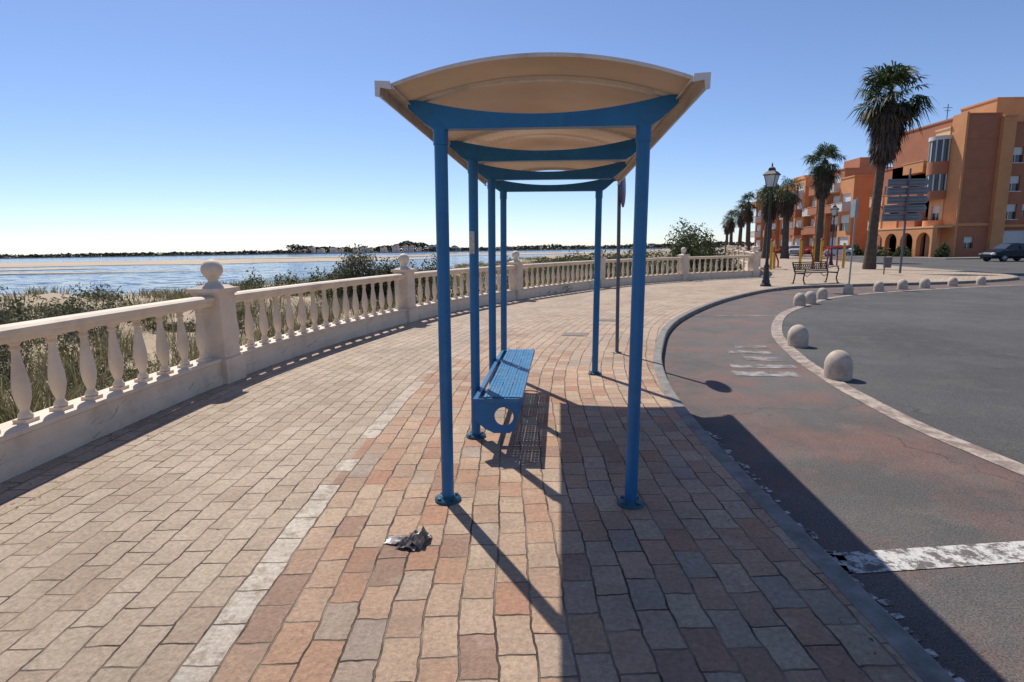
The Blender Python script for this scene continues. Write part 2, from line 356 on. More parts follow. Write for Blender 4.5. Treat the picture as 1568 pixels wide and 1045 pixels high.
for x,y,a in((1.17,10.43,.25),(2.12,12.45,.3)):
    mb=MB(); mb.box(-.22,-.2,.001,.22,.2,.006,0); mb.box(-.19,-.17,.006,.19,.17,.009,1); mb.obj('drain_cover',[M_kerb,simple('cast_cover',(.20,.155,.12),.8,var=.3,vs=20)],loc=(x,y,0),rot=-a)

# ------------------------------------------------------------------ balustrade
BPROF=[(.046,.03),(.052,.045),(.046,.065),(.032,.085),(.030,.10),(.040,.13),(.053,.18),(.060,.235),(.060,.28),(.055,.34),(.045,.41),(.035,.48),(.028,.545),(.026,.56),(.039,.572),(.041,.585),(.028,.598),(.034,.612),(.048,.63)]
def balustrade(name,C,first=0.0,gap=5.9,sp=.345,segs=14):
    root=empty(name)
    L=np.r_[0,np.cumsum(np.linalg.norm(np.diff(C,axis=0),axis=1))]
    nn,tt=normals(C)
    def at(s):
        return (np.array([np.interp(s,L,C[:,0]),np.interp(s,L,C[:,1])]),np.array([np.interp(s,L,tt[:,0]),np.interp(s,L,tt[:,1])]),np.array([np.interp(s,L,nn[:,0]),np.interp(s,L,nn[:,1])]))
    C0=C-nn*.14
    mb=MB(); sweep(mb,C0,[(-.14,-.5),(-.14,.27),(-.16,.285),(-.16,.32),(.145,.32),(.145,.285),(.12,.27),(.12,.13),(.14,.115),(.14,-.5)][::-1]); mb.obj('plinth',M_cream,root,fixn=True)
    mb=MB(); sweep(mb,C0,[(-.075,.96),(-.09,.985),(-.09,1.01),(-.115,1.025),(-.115,1.065),(-.08,1.085),(.08,1.085),(.115,1.065),(.115,1.025),(.09,1.01),(.09,.985),(.075,.96)][::-1]); mb.obj('handrail',M_cream,root,fixn=True)
    pil=[]; s=first
    while s<L[-1]: pil.append(s); s+=gap
    pil.append(L[-1]-.05)
    mb=MB(); pb=MB()
    for a,b2 in zip([-.2]+pil,pil+[L[-1]]):
        span=b2-a
        if span<.6: continue
        k=max(1,int(round((span-.34)/sp)))
        for i in range(k):
            s=a+.17+(span-.34)*(i+.5)/k
            if s<0: continue
            c,t,n_=at(s); c=c-n_*.14; M=Matrix.Translation((c[0],c[1],.32))@Matrix.Rotation(math.atan2(t[1],t[0])+random.uniform(-.05,.05),4,'Z')
            mb.box(-.058,-.058,0,.058,.058,.03,0,M); mb.lathe(BPROF,segs,0,M,cap=False); mb.box(-.055,-.055,.63,.055,.055,.642,0,M)
    mb.obj('balusters',M_cream,root)
    for s in pil:
        c,t,n_=at(s); c=c-n_*.14; M=Matrix.Translation((c[0],c[1],0))@Matrix.Rotation(math.atan2(t[1],t[0]),4,'Z')
        pb.box(-.20,-.20,-.5,.20,.20,.31,0,M); pb.box(-.165,-.165,.31,.165,.165,1.10,0,M)
        pb.box(-.185,-.185,1.10,.185,.185,1.125,0,M); pb.box(-.215,-.215,1.125,.215,.215,1.175,0,M); pb.box(-.17,-.17,1.175,.17,.17,1.205,0,M,top=.75)
        pb.lathe([(.11,1.205),(.10,1.225),(.06,1.25),(.058,1.275),(.075,1.285)]+[(.125*math.sin(a),1.40-.125*math.cos(a)) for a in np.linspace(.6,math.pi-.02,12)],20,0,M)
    pb.obj('pillars',M_cream,root)
    return root
s0=Ws[int(np.argmin(np.hypot(*(W-np.array([-3.55,7.0])).T)))]
balustrade('balustrade',W,first=s0-2*5.85,gap=5.85)
balustrade('balustrade',W2,first=5.9,segs=8)

# ------------------------------------------------------------------ shelter
TP=[0,1.25,2.5,3.73]; SW=1.165
sh=empty('bus_shelter',(-.43,3.46,0)); sh.rotation_euler=(0,R(.85),-math.asin(.0855))
def roofz(s): return 2.43+.14*(1-((s-SW/2)/.8)**2)
def postmesh(x,y):
    mb=MB(); mb.lathe([(.039,.012),(.039,2.3)],24,0,Matrix.Translation((x,y,0)))
    mb.lathe([(.085,0),(.085,.012),(.05,.016),(.046,.03)],24,1,Matrix.Translation((x,y,.003+.0149*x)))
    for a in range(4):
        q=R(45+90*a); mb.lathe([(.012,.014),(.012,.03)],6,1,Matrix.Translation((x+.066*math.cos(q),y+.066*math.sin(q),.0149*x)))
    mb.lathe([(.044,2.2),(.044,2.30)],24,0,Matrix.Translation((x,y,0)))
    return mb
for i,y in enumerate(TP):
    postmesh(0,y).obj('post_left_%d'%i,[M_blue,M_teal],sh)
    if i in(0,3): postmesh(SW,y).obj('post_right_%d'%i,[M_blue,M_teal],sh)
for i,y in enumerate(TP):
    mb=MB(); ss=np.linspace(-.18,SW+.18,33)
    bot=[(s,2.285+(.0 if -.05<=s<=SW+.05 else .115*min(1,(max(-.05-s,s-SW-.05))/.13))) for s in ss]
    top=[(s,2.36+.085*min(1,abs((s-SW/2)/(SW/2+.12)))**2.0) for s in ss]
    for k in range(32):
        vs=[(bot[k][0],y-.032,bot[k][1]),(bot[k+1][0],y-.032,bot[k+1][1]),(top[k+1][0],y-.032,top[k+1][1]),(top[k][0],y-.032,top[k][1])]
        vs+=[(a,b2+.064,c) for a,b2,c in vs]
        mb.add(vs,[(0,1,2,3),(7,6,5,4),(0,4,5,1),(3,2,6,7)]+([(0,3,7,4)] if k==0 else [])+([(1,5,6,2)] if k==31 else []),0)
    mb.obj('beam_%d'%i,M_blue,sh)
    mb=MB(); ss=np.linspace(-.17,SW+.17,33)
    for k in range(32):
        a,b2=ss[k],ss[k+1]; za,zb=roofz(a)-.006,roofz(b2)-.006
        vs=[(a,y-.02,za-.022),(b2,y-.02,zb-.022),(b2,y-.02,zb),(a,y-.02,za)]; vs+=[(x,q+.04,z) for x,q,z in vs]
        mb.add(vs,[(0,1,2,3),(7,6,5,4),(0,4,5,1),(3,2,6,7)],0)
    mb.obj('arched_rib_%d'%i,M_alu,sh)
mb=MB(); ss=np.linspace(-.205,SW+.205,41); t0,t1=-.34,3.95
for k in range(40):
    a,b2=ss[k],ss[k+1]; za,zb=roofz(a),roofz(b2)
    vs=[(a,t0,za),(b2,t0,zb),(b2,t1,zb),(a,t1,za),(a,t0,za+.01),(b2,t0,zb+.01),(b2,t1,zb+.01),(a,t1,za+.01)]
    mb.add(vs,[(0,3,2,1),(4,5,6,7),(0,1,5,4),(2,3,7,6)],0,True)
mb.obj('curved_roof_sheet',M_roof,sh)
mb=MB()
for t in(t0-.005,t1):
    for k in range(40):
        a,b2=ss[k],ss[k+1]; za,zb=roofz(a),roofz(b2)
        vs=[(a,t,za-.006),(b2,t,zb-.006),(b2,t,zb+.013),(a,t,za+.013)]; vs+=[(x,q+.005,z) for x,q,z in vs]
        mb.add(vs,[(0,1,2,3),(7,6,5,4),(0,4,5,1),(3,2,6,7)],0)
mb.obj('roof_rim',M_alu,sh)
for nm,s,sg in(('gutter_left',-.198,-1),('gutter_right',SW+.198,1)):
    mb=MB(); z=roofz(s)
    prof=[(0,z+.02),(.06,z+.02),(.06,z-.045),(.035,z-.06),(.035,z-.05),(.052,z-.04),(.052,z+.01),(.0,z+.006),(-.03,z-.02),(-.034,z-.012),(-.006,z+.02)]
    poly=[(s+sg*px,t0-.02,pz) for px,pz in prof]
    mb.prism(poly,(0,t1-t0+.04,0)); 
    for tt0 in(t0-.028,t1+.022):
        mb.prism([(s-sg*.012,tt0,z+.022),(s+sg*.068,tt0,z+.026),(s+sg*.068,tt0,z-.05),(s+sg*.045,tt0,z-.056),(s+sg*.04,tt0,z-.008),(s-sg*.02,tt0,z-.018)],(0,.007,0),1)
    mb.obj(nm,[M_alu,M_endcap],sh,fixn=True)
mb=MB(); mb.box(-.03,1.25-.052,1.56,.012,1.25-.0405,1.74,0); mb.obj('timetable_sticker',simple('sticker',(.5,.47,.43),.6,var=.3,vs=40),sh)

be=empty('metal_bench',(-.43,3.46,0),-math.asin(.0855))
mb=MB(); x0,x1,y0,y1,zt=.13,.43,.85,3.0,.46
for k in range(3):
    w3=(x1-x0-.044)/3; xa=x0+.022+k*w3
    nh=int((y1-y0)/.06)
    mb.box(xa+.003,y0+.02,zt-.012,xa+.022,y1-.02,zt-.003,0); mb.box(xa+w3-.022,y0+.02,zt-.012,xa+w3-.003,y1-.02,zt-.003,0)
    mb.box(xa+w3/2-.009,y0+.02,zt-.0115,xa+w3/2+.009,y1-.02,zt-.0035,0)
    for j in range(nh): 
        yy=y0+.03+j*(y1-y0-.06)/nh; mb.box(xa+.0225,yy,zt-.0125,xa+w3-.0225,yy+.046,zt-.0045,0)
mb.box(x0,y0,zt-.035,x0+.022,y1,zt,0); mb.box(x1-.022,y0,zt-.035,x1,y1,zt,0)
for y in np.linspace(y0,y1-.03,5): mb.box(x0+.022,y,zt-.045,x1-.022,y+.03,zt-.013,0)
M_seat=simple('worn_blue_seat',(.010,.15,.32),.42,var=.2,vs=10,dirt=(.20,.25,.26),dirts=7)
mb.obj('seat',M_seat,be)
def plate(y):
    mb=MB(); cx,cz,r=.285,.30,.075; n=24
    P_=[(.04,.44),(.435,.44),(.43,.40),(.37,.20),(.33,.165),(.20,.165),(.13,.20),(.04,.28)]
    def ray(a):
        d=(math.cos(a),math.sin(a)); best=9
        for (ax_,az),(bx,bz) in zip(P_,P_[1:]+P_[:1]):
            ex,ez=bx-ax_,bz-az; den=d[0]*ez-d[1]*ex
            if abs(den)<1e-9: continue
            t=((ax_-cx)*ez-(az-cz)*ex)/den; u=((ax_-cx)*d[1]-(az-cz)*d[0])/den
            if t>0 and -1e-6<=u<=1+1e-6: best=min(best,t)
        return (cx+d[0]*best,cz+d[1]*best)
    angs=sorted([2*math.pi*i/n for i in range(n)]+[math.atan2(z-cz,x-cx)%(2*math.pi) for x,z in P_])
    vs=[];m=len(angs)
    for yy in(y,y+.012):
        for a in angs: vs.append((cx+r*math.cos(a),yy,cz+r*math.sin(a)))
        for a in angs: q=ray(a); vs.append((q[0],yy,q[1]))
    fs=[]
    for i in range(m):
        j=(i+1)%m; fs+=[(i,j,m+j,m+i),(2*m+i,3*m+i,3*m+j,2*m+j),(i,2*m+i,2*m+j,j),(m+i,m+j,3*m+j,3*m+i)]
    mb.add(vs,fs,0); return mb
for i,y in enumerate((.86,2.98)): plate(y).obj('end_plate_%d'%i,M_blue,be,fixn=True)
mb=MB()
for y in(1.25,2.5): mb.box(.03,y-.03,.37,.42,y+.03,.413,0); mb.box(.035,y-.045,.22,.07,y+.045,.43,0)
mb.box(.045,.873,.40,.08,2.978,.44,0); mb.obj('support_arms',M_blue,be)

# ------------------------------------------------------------------ bus stop pole and signs
M_purple=simple('violet_sign',(.075,.06,.16),.4,var=.3,vs=12); M_white=simple('white_plastic',(.7,.7,.7),.5,var=.05)
mb=MB(); mb.lathe([(.027,0),(.027,2.72)],12,0); mb.lathe([(.07,0),(.07,.01),(.03,.02)],12,0)
Mx=Matrix.Translation((.02,0,2.43))@Matrix.Rotation(R(72),4,'Z')@Matrix.Rotation(R(90),4,'X')
mb.lathe([(.0,-.012),(.24,-.012),(.265,-.006),(.265,.006),(.24,.012),(0,.012)],28,1,Matrix.Translation((.035,.0,0))@Mx,cap=False)
mb.lathe([(.0,-.0135),(.17,-.0135)],24,2,Matrix.Translation((.035,.0,0))@Mx,cap=False)
mb.obj('bus_stop_sign',[M_dgrey,M_purple,simple('sign_symbol',(.25,.12,.2),.4,var=.5,vs=20)],loc=(1.6,8.52,0))
mb=MB(); mb.tube((0,0,0),(.05,.0,3.25),.03,.03,10,0); mb.box(.0,-.02,2.55,.10,.28,3.2,1); mb.obj('traffic_sign',[M_grey,M_grey],loc=(12.88,21.67,0))
mb=MB(); mb.tube((0,0,0),(.05,0,5.3),.055,.045,10,0)
for k,(z,xa,xb) in enumerate(((4.42,-.95,.95),(4.0,-.95,1.0),(3.56,-.9,1.0),(3.12,-1.05,.95),(2.68,-1.1,.8))):
    mb.prism([(xa,.08,z),(xb,.08,z),(xb+.12,.08,z+.19),(xb,.08,z+.38),(xa,.08,z+.38)],(0,.035,0),1)
    mb.box(xa+.1,.055,z+.08,xb-.1,.079,z+.12,0); mb.box(xa+.1,.055,z+.26,xb-.1,.079,z+.30,0)
mb.obj('direction_sign',[M_dgrey,simple('sign_backs',(.17,.18,.20),.5,var=.12)],loc=(20.4,29.9,0),rot=-.1,fixn=True)

# ------------------------------------------------------------------ street lamps
M_lglass,nt,b=newmat('lantern_glass'); b.inputs['Base Color'].default_value=(.75,.78,.75,1); b.inputs['Roughness'].default_value=.15; b.inputs['Transmission Weight'].default_value=.5
def lamp(loc,h=4.55):
    e=empty('street_lamp',loc); k=h-4.55
    mb=MB(); mb.lathe([(.20,0),(.20,.06),(.16,.09),(.14,.16),(.15,.2),(.12,.26),(.085,.7),(.10,.74),(.10,.78),(.07,.84),(.055,1.0),(.06,1.03),(.05,1.06),(.04,3.3+k),(.06,3.33+k),(.06,3.37+k),(.035,3.42+k),(.035,3.58+k),(.09,3.62+k),(.03,3.66+k)],14,0)
    for a in range(4):
        q=R(45+90*a); mb.tube((.05*math.cos(q),.05*math.sin(q),3.64+k),(.19*math.cos(q),.19*math.sin(q),3.72+k),.012,.012,6,0)
        q=R(90*a); mb.tube((.165*math.cos(q),.165*math.sin(q),3.72+k),(.288*math.cos(q),.288*math.sin(q),4.16+k),.014,.014,6,0)
    mb.lathe([(.19,3.70+k),(.19,3.73+k)],4,0,smooth=False)
    mb.lathe([(.34,4.15+k),(.35,4.18+k),(.24,4.27+k),(.13,4.33+k),(.15,4.35+k),(.12,4.42+k),(.03,4.47+k),(.02,4.55+k)],4,0,smooth=False)
    mb.lathe([(.02,4.5+k),(.035,4.53+k),(.02,4.57+k),(.003,4.62+k)],8,0)
    mb.obj('post_and_frame',M_black,e)
    mb=MB(); mb.lathe([(.165,3.735+k),(.285,4.148+k)],4,0,smooth=False)
    mb.obj('lantern_glass',M_lglass,e)
    mb=MB(); mb.lathe([(.03,3.75+k),(.05,3.8+k),(.06,3.95+k),(.03,4.05+k)],10,0); mb.obj('bulb',M_white,e); return e
lamp((9.85,22.0,0)); lamp((23.5,42,0),4.4)

# ------------------------------------------------------------------ park bench
e=empty('park_bench',(12.35,23.1,0),.33)
mb=MB()
for x in(-.86,.86):
    mb.path([(x,.28,0),(x,.22,.25),(x,.2,.43),(x,.30,.65),(x,.36,.86)],.026)
    mb.path([(x,-.30,0),(x,-.22,.2),(x,-.26,.42),(x,.2,.43)],.026)
    mb.path([(x,-.26,.42),(x,-.30,.56),(x,-.26,.66),(x,-.1,.68),(x,.1,.64),(x,.28,.64)],.024)
    mb.path([(x,-.3,0),(x,-.36,.03)],.02); mb.path([(x,.28,0),(x,.36,.03)],.02)
for y in np.linspace(-.24,.16,7): mb.box(-.9,y-.022,.435,.9,y+.022,.455)
for k,(y,z) in enumerate([(.225,.50),(.25,.57),(.33,.78),(.355,.85)]): mb.box(-.9,y-.01,z-.02,.9,y+.01,z+.02)
for x in np.linspace(-.8,.8,17): mb.tube((x,.25,.57),(x+.05,.33,.78),.013,n=6); mb.tube((x,.25,.57),(x-.05,.33,.78),.013,n=6)
for x in(-.45,.45): mb.path([(x,-.2,.42),(x,.0,.28),(x,.2,.42)],.012)
mb.obj('iron_frame',M_black,e)

mb=MB(); mb.tube((0,0,0),(0,0,.9),.03,n=8); mb.lathe([(.17,.35),(.20,.85),(.21,.87),(.19,.87)],14,1,Matrix.Translation((0,-.22,0))); mb.obj('litter_bin',[M_dgrey,M_dgrey],loc=(18.9,28.9,0))
M_yel=simple('yellow_paint',(.60,.35,.03),.5,var=.15); M_red=simple('red_paint',(.45,.035,.02),.5,var=.15)
def gym(loc,rot):
    mb=MB(); mb.tube((0,0,0),(0,0,1.8),.085,n=10,mi=0); mb.tube((1.3,0,0),(1.3,0,1.6),.085,n=10,mi=0); mb.tube((0,0,1.35),(1.3,0,1.35),.06,mi=1)
    mb.lathe([(.11,1.8),(.11,1.88),(.0,1.94)],10,1,cap=False)
    mb.path([(.4,0,1.35),(.4,.3,.5),(.4,.3,.15)],.05,mi=1); mb.path([(.9,0,1.35),(.9,-.3,.5),(.9,-.3,.15)],.05,mi=1)
    mb.box(.25,.15,.1,.5,.5,.15,1); mb.box(.78,-.5,.1,1.02,-.15,.15,1); mb.path([(.1,0,1.1),(.2,-.4,1.25),(.5,-.45,1.3)],.04,mi=1)
    mb.obj('outdoor_exercise_machine',[M_yel,M_red],loc=loc,rot=rot)
gym((18.2,36,0),.5); gym((20.6,38,0),-.4); gym((16.6,36.5,0),1.0)

for x,y in [(4.14,7.05),(4.80,9.4),(8.0,15.7),(8.55,16.2),(9.6,17.5),(11.35,19.1),(12.95,20.0),(14.3,20.75),(15.4,21.15),(16.9,21.75),(18.4,22.25)]:
    k=.84+.12*random.random()
    mb=MB(); mb.lathe([(.175*k,-.03),(.182*k,.05),(.18*k,.15)]+[(.18*k*math.cos(a),.15+.23*k*math.sin(a)) for a in np.linspace(.12,1.54,9)],24,0)
    mb.obj('stone_bollard',M_stone,loc=(x,y,-.09),rot=random.random()*6)

mb=MB()
def crumple(cx,cy,sx,sy,h,mi,n=9):
    vs=[];fs=[]
    for i in range(n):
        for j in range(n):
            u,v=i/(n-1)-.5,j/(n-1)-.5
            z=max(.003,h*(.45+.9*noise.noise((u*5+cx*9,v*5,cy*7+mi)))*(1-1.2*(u*u+v*v)*2)+.004)
            vs.append((cx+u*sx+.012*noise.noise((u*9,v*9,3)),cy+v*sy+.012*noise.noise((u*9,v*9,8)),z))
    for i in range(n-1):
        for j in range(n-1): a=i*n+j; fs.append((a,a+n,a+n+1,a+1))
    mb.add(vs,fs,mi)
crumple(-.03,0,.17,.09,.03,0); crumple(.06,.02,.11,.15,.12,1); crumple(.03,-.03,.12,.09,.06,1)
mb.obj('crumpled_litter',[simple('litter_grey',(.34,.30,.27),.35,var=.35,vs=30),simple('litter_brown',(.17,.14,.12),.35,var=.5,vs=30)],loc=(-.60,2.92,.002),rot=-.3)

# ------------------------------------------------------------------ dry leaves / grit swept along the wall foot and kerb
g=np.random.default_rng(21); Vs=[]
def scraps(C,Nn,off0,off1,n,ymin,ymax,size,z0):
    ids=[i for i in range(len(C)) if ymin<C[i][1]<ymax]
    for _ in range(n):
        i=ids[g.integers(0,len(ids))]; o=off0+(off1-off0)*g.random()**2.2
        if noise.noise((C[i][0]*.8,C[i][1]*.8,4))<-.08 and g.random()<.8: continue
        c=np.array([C[i][0]+Nn[i][0]*o+g.uniform(-.12,.12)*.5,C[i][1]+Nn[i][1]*o+g.uniform(-.12,.12),z0]); a=g.uniform(0,6.28); s=size*g.uniform(.4,1.3)
        d=np.array([math.cos(a),math.sin(a),0])*s; e_=np.array([-math.sin(a),math.cos(a),0])*s*.45
        Vs.extend([c-d+[0,0,.002],c-e_+[0,0,s*.35],c+d+[0,0,.004],c+e_+[0,0,.002]])
scraps(W,Wn,.02,.5,900,2,14,.014,.004); scraps(Kc,-kn,.02,.3,260,1.5,12,.010,.005); scraps(W,Wn,.4,4.6,170,1.5,12,.010,.004)
npmesh('dry_leaves',Vs,np.arange(len(Vs)).reshape(-1,4),leafmat('dry_leaf',[(.07,.045,.025),(.17,.11,.06),(.30,.21,.12)],.1))

# ------------------------------------------------------------------ vegetation
def blades(name,centers,nb,hmin,hmax,spread,mat,w=.008):
    c=np.repeat(np.array(centers),nb,axis=0); n=len(c)
    a=rng.uniform(0,2*np.pi,n); r_=spread*np.sqrt(rng.uniform(0,1,n))*.5; h=rng.uniform(hmin,hmax,n)
    ph=rng.uniform(0,2*np.pi,n); lean=rng.uniform(.15,.75,n)*h
    bx=c[:,0]+r_*np.cos(a);by=c[:,1]+r_*np.sin(a);bz=c[:,2]-.03
    dx,dy=np.cos(a)*lean+.08*h,np.sin(a)*lean-.02
    wx,wy=np.cos(ph)*w,np.sin(ph)*w
    P=np.empty((n,6,3))
    P[:,0]=np.c_[bx-wx,by-wy,bz];P[:,1]=np.c_[bx+wx,by+wy,bz]
    P[:,2]=np.c_[bx+dx*.35-wx,by+dy*.35-wy,bz+h*.6];P[:,3]=np.c_[bx+dx*.35+wx,by+dy*.35+wy,bz+h*.6]
    P[:,4]=np.c_[bx+dx-wx*.2,by+dy-wy*.2,bz+h*.95];P[:,5]=np.c_[bx+dx+wx*.2,by+dy+wy*.2,bz+h*.95]
    V=P.reshape(-1,3); o=np.arange(n)[:,None]*6
    F=np.vstack([o+np.array([0,1,3,2]),o+np.array([2,3,5,4])]); return npmesh(name,V,F,mat)
def leaves(center,rad,n,size,lobes=7,seed=0):
    g=np.random.default_rng(seed); rad=np.array(rad); center=np.array(center)
    lc=g.normal(0,.42,(lobes,3)); lc[:,2]=np.abs(lc[:,2])*.9; lr=g.uniform(.35,.62,lobes)
    k=g.integers(0,lobes,n); d=g.normal(size=(n,3)); d/=np.linalg.norm(d,axis=1)[:,None]
    rr_=lr[k]*g.uniform(.45,1.08,n); p=lc[k]+d*rr_[:,None]; p[:,2]=np.maximum(p[:,2],0.0)
    p=center+p*rad
    a=g.normal(size=(n,3));a/=np.linalg.norm(a,axis=1)[:,None]; b_=np.cross(a,g.normal(size=(n,3)));b_/=np.linalg.norm(b_,axis=1)[:,None]
    s=size*g.uniform(.5,1.3,n)[:,None]; 
    return np.stack([p-a*s,p-b_*s*.4,p+a*s,p+b_*s*.4],1).reshape(-1,3)
def shrub(name,c,rad,n,size,mat,seed):
    V=leaves(c,rad,n,size,10,seed); F=np.arange(len(V)).reshape(-1,4); return npmesh(name,V,F,mat)
def woff(s,o):
    c=np.array([np.interp(s,Ws,W[:,0]),np.interp(s,Ws,W[:,1])]); n_=np.array([np.interp(s,Ws,Wn[:,0]),np.interp(s,Ws,Wn[:,1])]); return c-n_*o
cent=[]
for _ in range(480):
    s=random.uniform(7,Ws[-1]); o=.5+random.random()**1.6*11; q=woff(s,o); cent.append((q[0],q[1],0))
Pq=np.array(cent)[:,:2]; zq=terr(Pq,sdist(Pq,Sh),sdist(Pq,wallall)); ok=(sdist(Pq,wallall)<-.45)
cent=np.c_[Pq,zq][ok]
blades('dune_grass',cent,75,.22,.7,.6,M_grass,.006)
cent=[]
for _ in range(650):
    s=random.uniform(7,Ws[-1]); o=8+random.random()*26; q=woff(s,o); cent.append((q[0],q[1],0))
for _ in range(450):
    cent.append((random.uniform(-10,16),random.uniform(30,90),0))
Pq=np.array(cent)[:,:2]; d1=sdist(Pq,Sh); zq=terr(Pq,d1,sdist(Pq,wallall)); ok=(sdist(Pq,wallall)<-.6)&(d1>10)
cent=np.c_[Pq,zq][ok]; blades('dune_grass',cent,36,.2,.5,1.1,M_grass,.014)
def shrubmass(name,lst,mat,n,size,seed):
    Vs=[]
    for i,(x,y,rx,rz) in enumerate(lst): Vs.append(leaves((x,y,tz(x,y)-.05),(rx,rx,rz),int(n*rx),size,7,seed+i))
    V=np.vstack(Vs); npmesh(name,V,np.arange(len(V)).reshape(-1,4),mat)
lst=[]
for _ in range(52):
    s=random.uniform(8,22); o=1.2+random.random()*5.5; q=woff(s,o); lst.append((q[0],q[1],random.uniform(.25,.65),random.uniform(.25,.62)))
shrubmass('dune_shrub',lst,M_shrub2,1500,.035,10)
lst=[]
for _ in range(60):
    s=random.uniform(24,Ws[-1]); o=1.2+random.random()**1.4*12; q=woff(s,o); lst.append((q[0],q[1],random.uniform(.6,1.3),random.uniform(.6,1.15)))
shrubmass('dune_shrub',lst,M_shrub,900,.06,60)
lst=[(-11.5,11.5,1.6,1.15),(-9.3,9.8,1.1,.95),(-13.5,13,1.8,1.15),(-10.2,13.2,1.2,.85),(-12.5,9.8,1.4,1.05),(-8.2,8.2,.9,.8)]
shrubmass('coastal_bush',lst,M_shrub2,3800,.04,200)
shrub('coastal_bush',(-5.5,20.5,tz(-5.3,20.5)),(1.25,1.1,1.5),13000,.055,M_shrub2,305)
shrub('coastal_bush',(-4.7,20.8,tz(-4.4,20.8)),(1.0,.9,1.15),9000,.055,M_shrub,311)
shrub('coastal_bush',(-3.6,24,tz(-3.9,24)),(1.2,1.0,1.4),8000,.06,M_shrub,306)
shrub('round_bush',(12.6,39.5,-.3),(2.0,1.8,2.9),9000,.11,M_shrub,303)
lst=[(random.uniform(3,17),random.uniform(32,60),random.uniform(1,2.0),random.uniform(.9,1.6)) for _ in range(32)]
lst=[l for l in lst if sdist(np.array([[l[0],l[1]]]),wallall)[0]<-1.5]
shrubmass('coastal_scrub',lst,M_shrub,700,.10,400)

def fan(V,base,dirv,pet,rad,droop,nl,g,wleaf):
    dirv=Vector(dirv).normalized(); side=dirv.cross(Vector((0,0,1)));
    if side.length<.1: side=Vector((1,0,0))
    side.normalize(); up=side.cross(dirv); tilt_=g.uniform(-.5,.5); up=(up+side*tilt_).normalized(); side=dirv.cross(up).normalized()
    b0=Vector(base); e1=b0+dirv*pet; e1.z-=droop*.25*pet
    w=.035; V+= [b0-side*w,b0+side*w,e1+side*w*.6,e1-side*w*.6]
    for i in range(nl):
        a=(i/(nl-1)-.5)*R(215)+g.uniform(-.08,.08); d=dirv*math.cos(a)+side*math.sin(a); l=rad*(1-.25*abs(a)/R(100))*g.uniform(.75,1.15)
        fold=up*(.12*math.cos(a*6)); m_=e1+d*l*.6+fold*.2; m_.z-=droop*.12*l; t=e1+d*l; t.z-=droop*(.55+g.uniform(0,.4))*l
        s=side*math.cos(a)-dirv*math.sin(a); s=s*wleaf
        V+=[e1,m_-s,t,m_+s]
def palm(loc,h,lean,cr,nfr=44,ndead=40,skirt=2.4,r0=.33,seed=0,nl=15):
    g=random.Random(seed); e=empty('palm_tree',loc)
    mb=MB(); n=26
    top=Vector((lean[0],lean[1],h))
    def cpos(t): return Vector((lean[0]*(t**1.6)*1.0,lean[1]*t**1.6,h*t))
    rings=[]
    for k in range(n*2+1):
        t=k/(n*2); r=r0*(1.25-.9*min(1,t*6)*.35-.28*t)*(1+.07*(k%2)); c=cpos(t)
        rings.append([(c.x+r*math.cos(2*math.pi*i/12),c.y+r*math.sin(2*math.pi*i/12),c.z) for i in range(12)])
    vs=[q for rg in rings for q in rg]; fs=[(k*12+i,k*12+(i+1)%12,(k+1)*12+(i+1)%12,(k+1)*12+i) for k in range(n*2) for i in range(12)]
    mb.add(vs,fs,0,True); mb.obj('trunk',M_trunk,e)
    V=[]
    for i in range(nfr):
        az=g.uniform(0,2*math.pi); el=R(g.uniform(-45,80)); d=(math.cos(az)*math.cos(el),math.sin(az)*math.cos(el),math.sin(el))
        fan(V,top+Vector((0,0,.1)),d,cr*g.uniform(.25,.58),cr*g.uniform(.38,.56),g.uniform(.35,1.0),nl,g,.035*cr/2.2*1.25)
    npmesh('crown',[tuple(v) for v in V],np.arange(len(V)).reshape(-1,4),M_palm,parent=e)
    V=[]
    for i in range(ndead):
        t=g.uniform(0,1)**.8; az=g.uniform(0,2*math.pi); el=R(g.uniform(-85,-50) if t>.25 else g.uniform(-65,-5))
        d=(math.cos(az)*math.cos(el),math.sin(az)*math.cos(el),math.sin(el)); b0=cpos(1-t*skirt/h)
        b0=b0+Vector((math.cos(az),math.sin(az),0))*r0*.6
        k=(1-.5*t)
        fan(V,b0,d,cr*.28*k,cr*.46*k,g.uniform(.5,1.2),nl-3,g,.04*cr/2.2*1.5)
    npmesh('dead_frond_skirt',[tuple(v) for v in V],np.arange(len(V)).reshape(-1,4),M_dead,parent=e)
    return e
palm((21.9,34.9,0),10.25,(.62,.3),2.45,54,150,3.1,.29,1,17)
palm((28.0,52.3,0),8.9,(.1,0),2.1,46,130,2.5,.33,2)
for i,(x,y,h,c) in enumerate([(30.6,64,7.4,2.3),(29.3,66,7.2,2.3),(33.2,74,7.7,2.3),(35.5,86,7.8,2.2),(41,103,7.6,2.2),(46,120,7.2,2.2),(51.5,137,7,2.1)]):
    palm((x,y,0),h,(random.uniform(-.3,.3),0),c,38,70,2.2,.38,10+i,11)

